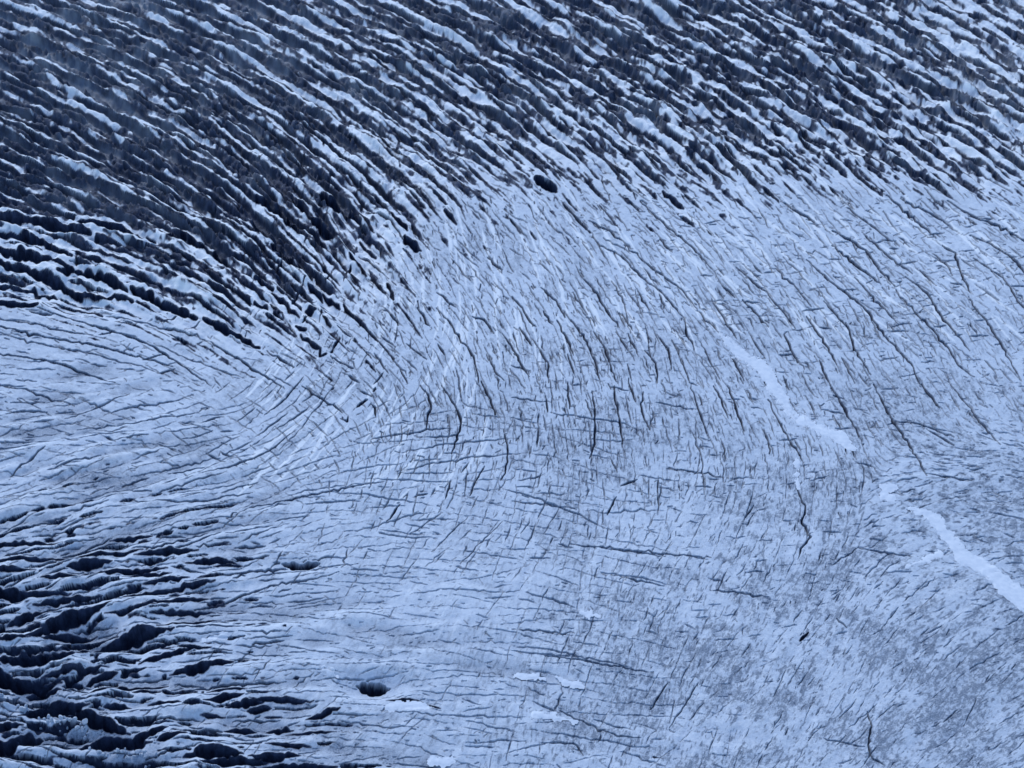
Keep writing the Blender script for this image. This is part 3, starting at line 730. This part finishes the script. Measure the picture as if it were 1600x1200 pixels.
def region(i):
    p = np.array(LINES[i]['pts']); x, y = p.mean(0); hw = LINES[i]['hw']
    if i in low_ids or (x < 430 and y > 930):
        if y > 1075: return 'dark hollow with rounded snowy rim among the ice rubble', 'dark hollows in the rubbly corner of the ice'
        if hw >= 7: return 'broad black trough below a rounded snow-capped ice ridge', 'broad troughs under the snow-capped ridges'
        return 'narrow dark trough in the wavy banded ice', 'narrow troughs in the wavy banded ice'
    o = at(OPEN, x, y)
    if o > .12:
        th = 'wide' if hw > 4.5 else 'narrow'
        if x < 330 and y < 170: return f'{th} grey walled crevasse between thin white crests, in the palest part of the dark belt', f'{th} crevasses of the pale grey walled part'
        if x < 470: return f'{th} blackish crevasse between thin wavy crests, where the belt is darkest', f'{th} crevasses of the darkest part'
        if x < 800 and y > 260: return f'{th} black pocket where the dark belt frays out into bright ice', f'{th} pockets along the fraying edge'
        if x < 900: return f'{th} slanting crevasse between snowy ribs at the middle of the dark belt', f'{th} crevasses of the middle belt'
        if x < 1250: return f'{th} dark crevasse between blocky snow-topped ice ribs', f'{th} crevasses between blocky ribs'
        return f'{th} short dark pocket among blocky snow-covered ice towers', f'{th} pockets among the blocky towers'
    if x < 470 and y < 660: return 'long thin black crack curving across smooth bright ice below the dark belt', 'long curving cracks below the dark belt'
    if x < 640 and y < 660: return 'short black crack crossing diagonal white snow-filled bands', 'cracks crossing the snow-filled bands'
    if x < 1080 and y < 740: return 'jagged dark crack standing steeply in the bright central ice', 'steep jagged cracks of the central ice'
    if x >= 1080 and y < 760: return 'long straight dark crack slanting across the bright ice near the snow strips', 'slanting parallel cracks near the snow strips'
    if y > 740 and x < 1100: return 'fine dark crack in the smooth banded ice around the meltwater holes', 'fine cracks in the banded ice'
    return 'jagged dark crack in grey speckled gritty ice', 'cracks of the gritty ice'


srt = np.argsort(face_id, kind='stable'); fs = face_id[srt]
starts = np.searchsorted(fs, np.arange(len(LINES))); ends = np.searchsorted(fs, np.arange(len(LINES)), side='right')
for i in own:
    fi = srt[starts[i]:ends[i]]
    if i in UNIQUE: lab, grp = UNIQUE[i], 'crevasses of the dark belt edge'
    else: lab, grp = region(i)
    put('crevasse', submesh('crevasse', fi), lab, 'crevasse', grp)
for i, (_, _, lab) in zip(hole_ids, HOLES):
    put('meltwater_hole', submesh('meltwater_hole', srt[starts[i]:ends[i]]), lab, 'ice hole', 'meltwater holes')

# ------------------------------------------------------------------ snow patches lying on the ice
PATCH = [([(1122, 514, 2), (1136, 531, 6), (1150, 545, 10), (1172, 560, 8), (1188, 572, 11), (1205, 594, 10), (1218, 616, 9), (1231, 634, 6), (1243, 650, 2)], 'long white snow strip slanting down through the cracked bright ice'),
         ([(1236, 645, 3), (1255, 654, 8), (1276, 668, 7), (1296, 676, 10), (1316, 688, 9), (1334, 700, 3)], 'shorter ragged snow strip continuing from the end of the long one'),
         ([(1422, 796, 3), (1444, 802, 8), (1464, 818, 11), (1478, 838, 9), (1497, 858, 13), (1512, 876, 14), (1532, 886, 12), (1556, 902, 13), (1580, 926, 14), (1604, 948, 16), (1650, 990, 16), (1700, 1040, 12)], 'broadest white snow strip, running out at the edge of the photo'),
         ([(1374, 757, 3), (1388, 761, 8), (1404, 758, 3)], 'small triangular snow patch between two snow strips'),
         ([(1380, 775, 5), (1392, 780, 4)], 'small faint snow patch just under the triangular one'),
         ([(1246, 718, 5), (1245, 738, 6), (1248, 760, 3)], 'small upright snow patch above a jagged black crack'),
         ([(800, 1054, 3), (825, 1059, 6), (852, 1064, 3)], 'flat oval snow patch in the banded ice, first of a pair'),
         ([(862, 1056, 3), (884, 1070, 5), (914, 1076, 4)], 'flat snow patch in the banded ice, pointed second of a pair'),
         ([(908, 957, 3), (922, 962, 5), (938, 965, 2)], 'tiny bright snow patch above faint grey cracks'),
         ([(606, 1104, 4), (640, 1102, 8), (674, 1108, 3)], 'lens shaped snow patch below the round meltwater hole'),
         ([(832, 1118, 4), (866, 1123, 5), (900, 1128, 2)], 'thin flat snow patch along a fine wavy crack'),
         ([(320, 1001, 3), (336, 998, 6), (354, 996, 3)], 'small snow patch beside the broad black troughs'),
         ([(676, 1186, 5), (692, 1187, 8), (708, 1186, 5)], 'blocky snow patch at the bottom edge among fine bands'),
         ([(494, 1046, 4), (516, 1052, 6), (534, 1060, 3)], 'bright snow patch on the rim of the round meltwater hole'),
         ([(1418, 888, 2), (1438, 880, 5), (1470, 866, 7)], 'side tongue of snow joining the broadest strip')]
FIELD0, IDS0 = FIELD, IDS
for pts, lab in PATCH:
    FIELD = np.full((H, W), -9.0, f32); IDS = np.zeros((H, W), np.int32)
    best = FIELD
    for k in range(len(pts) - 1):
        (x0, y0, h0), (x1, y1, h1) = pts[k], pts[k + 1]
        r = max(h0, h1) + 6
        a0, a1 = int(max(min(x0, x1) - r + M, 0)), int(min(max(x0, x1) + r + M, W)); b0, b1 = int(max(min(y0, y1) - r + M, 0)), int(min(max(y0, y1) + r + M, H))
        X = uu[a0:a1][None, :] - x0; Y = vv[b0:b1][:, None] - y0
        dx, dy = x1 - x0, y1 - y0; tt = np.clip((X * dx + Y * dy) / (dx * dx + dy * dy), 0, 1)
        fz = h0 + (h1 - h0) * tt - np.hypot(X - tt * dx, Y - tt * dy)
        best[b0:b1, a0:a1] = np.maximum(best[b0:b1, a0:a1], fz)
    S = best * .8 - (.6 if len(pts) > 4 else 1.1) + (nz4 - .5) * 5 + (nz2 - .5) * 7 + (clump2 - .5) * 9
    S = np.where(best > -4, S, -9)
    fc = S.ravel()[QUADS].max(1)
    todo = set(np.where(fc > -0.8)[0].tolist()); fi = []
    while todo:                             # the largest connected piece
        st = [todo.pop()]; comp = []
        while st:
            f = st.pop(); comp.append(f)
            for g in (f - 1, f + 1, f - NF, f + NF):
                if g in todo: todo.discard(g); st.append(g)
        if len(comp) > len(fi): fi = comp
    fi = np.array(sorted(fi))
    qq = QUADS[fi]; u_, inv = np.unique(qq, return_inverse=True)
    sv = S.ravel()[u_]
    # smoothed ice below, so that the snow bridges the small cracks
    zz = PZ[u_] * 0.35 + (np.median(PZ[u_]) * .15 + 3.0 * (nz3.ravel()[u_] - .5) * .5)
    zz = np.maximum(PZ[u_], 3.0 * (nz3.ravel()[u_] - .5)) + .12 * sm(sv, -.6, 5.0) - .05 + .12 * (nz1.ravel()[u_] - .5)
    zz = np.where(sv > .6, np.maximum(zz, PZ[u_] + .05), zz)
    put('snow_patch', mesh_from('snow_patch', np.stack([PX[u_], PY[u_], zz], 1), inv.reshape(-1, 4), None, SNOW), lab, 'snow patch', 'snow patches on the ice')
FIELD, IDS = FIELD0, IDS0

# ------------------------------------------------------------------ fallen ice boulders in the rubble
def boulder_mesh(seed):
    import bmesh
    r = np.random.default_rng(seed); bm = bmesh.new(); bmesh.ops.create_icosphere(bm, subdivisions=2, radius=1)
    dirs = r.normal(size=(9, 3)); dirs /= np.linalg.norm(dirs, axis=1)[:, None]; cuts = r.uniform(.5, .85, 9)
    for v in bm.verts:
        p = np.array(v.co)
        for d, c in zip(dirs, cuts):
            e = p @ d
            if e > c: p = p - d * (e - c)
        v.co = p * np.array([1.15, .95, .8])
    me = bpy.data.meshes.new('ice_boulder'); bm.to_mesh(me); bm.free()
    for nme, val in (('bare', .12), ('dust_shade', .25)):
        a = me.attributes.new(nme, 'FLOAT', 'POINT'); a.data.foreach_set('value', np.full(len(me.vertices), val, f32))
    me.materials.append(ICE)
    return me


BM = [boulder_mesh(s) for s in range(6)]
for (x0, y0, x1, y1, n, s0, lab, grp) in [(-5, 1082, 62, 1118, 34, .42, 'pale ice boulder heaped under the dark hollow by the photo edge', 'ice boulders heaped by the photo edge'),
                                          (60, 1112, 145, 1152, 46, .42, 'pale ice boulder tumbled in the rubble gully between dark hollows', 'ice boulders in the rubble gully'),
                                          (140, 1160, 260, 1196, 40, .42, 'pale ice boulder scattered below the lowest dark hollow', 'ice boulders below the lowest hollow')]:
    for _ in range(n):
        x = rng.uniform(x0, x1); y = y0 + (y1 - y0) * ((x - x0) / (x1 - x0) * .6 + rng.uniform(0, .4)); s = s0 * rng.lognormal(0, .38)
        i, j = int(x + M), int(y + M)
        o = put('ice_boulder', BM[rng.integers(6)], lab, 'ice boulder', grp)
        o.location = (float(GX[j, i]), float(GY[j, i]), float(Z[j, i]) + s * .35)
        o.scale = (s, s * rng.uniform(.8, 1.1), s * rng.uniform(.7, 1.1)); o.rotation_euler = tuple(rng.uniform(0, 6.28, 3))
print('lines', len(LINES), 'belt', n_belt - n_thin, 'a', n_a - n_belt, 'b', n_b - n_a, 'own', len(own), 'min area', area[own[-1]])
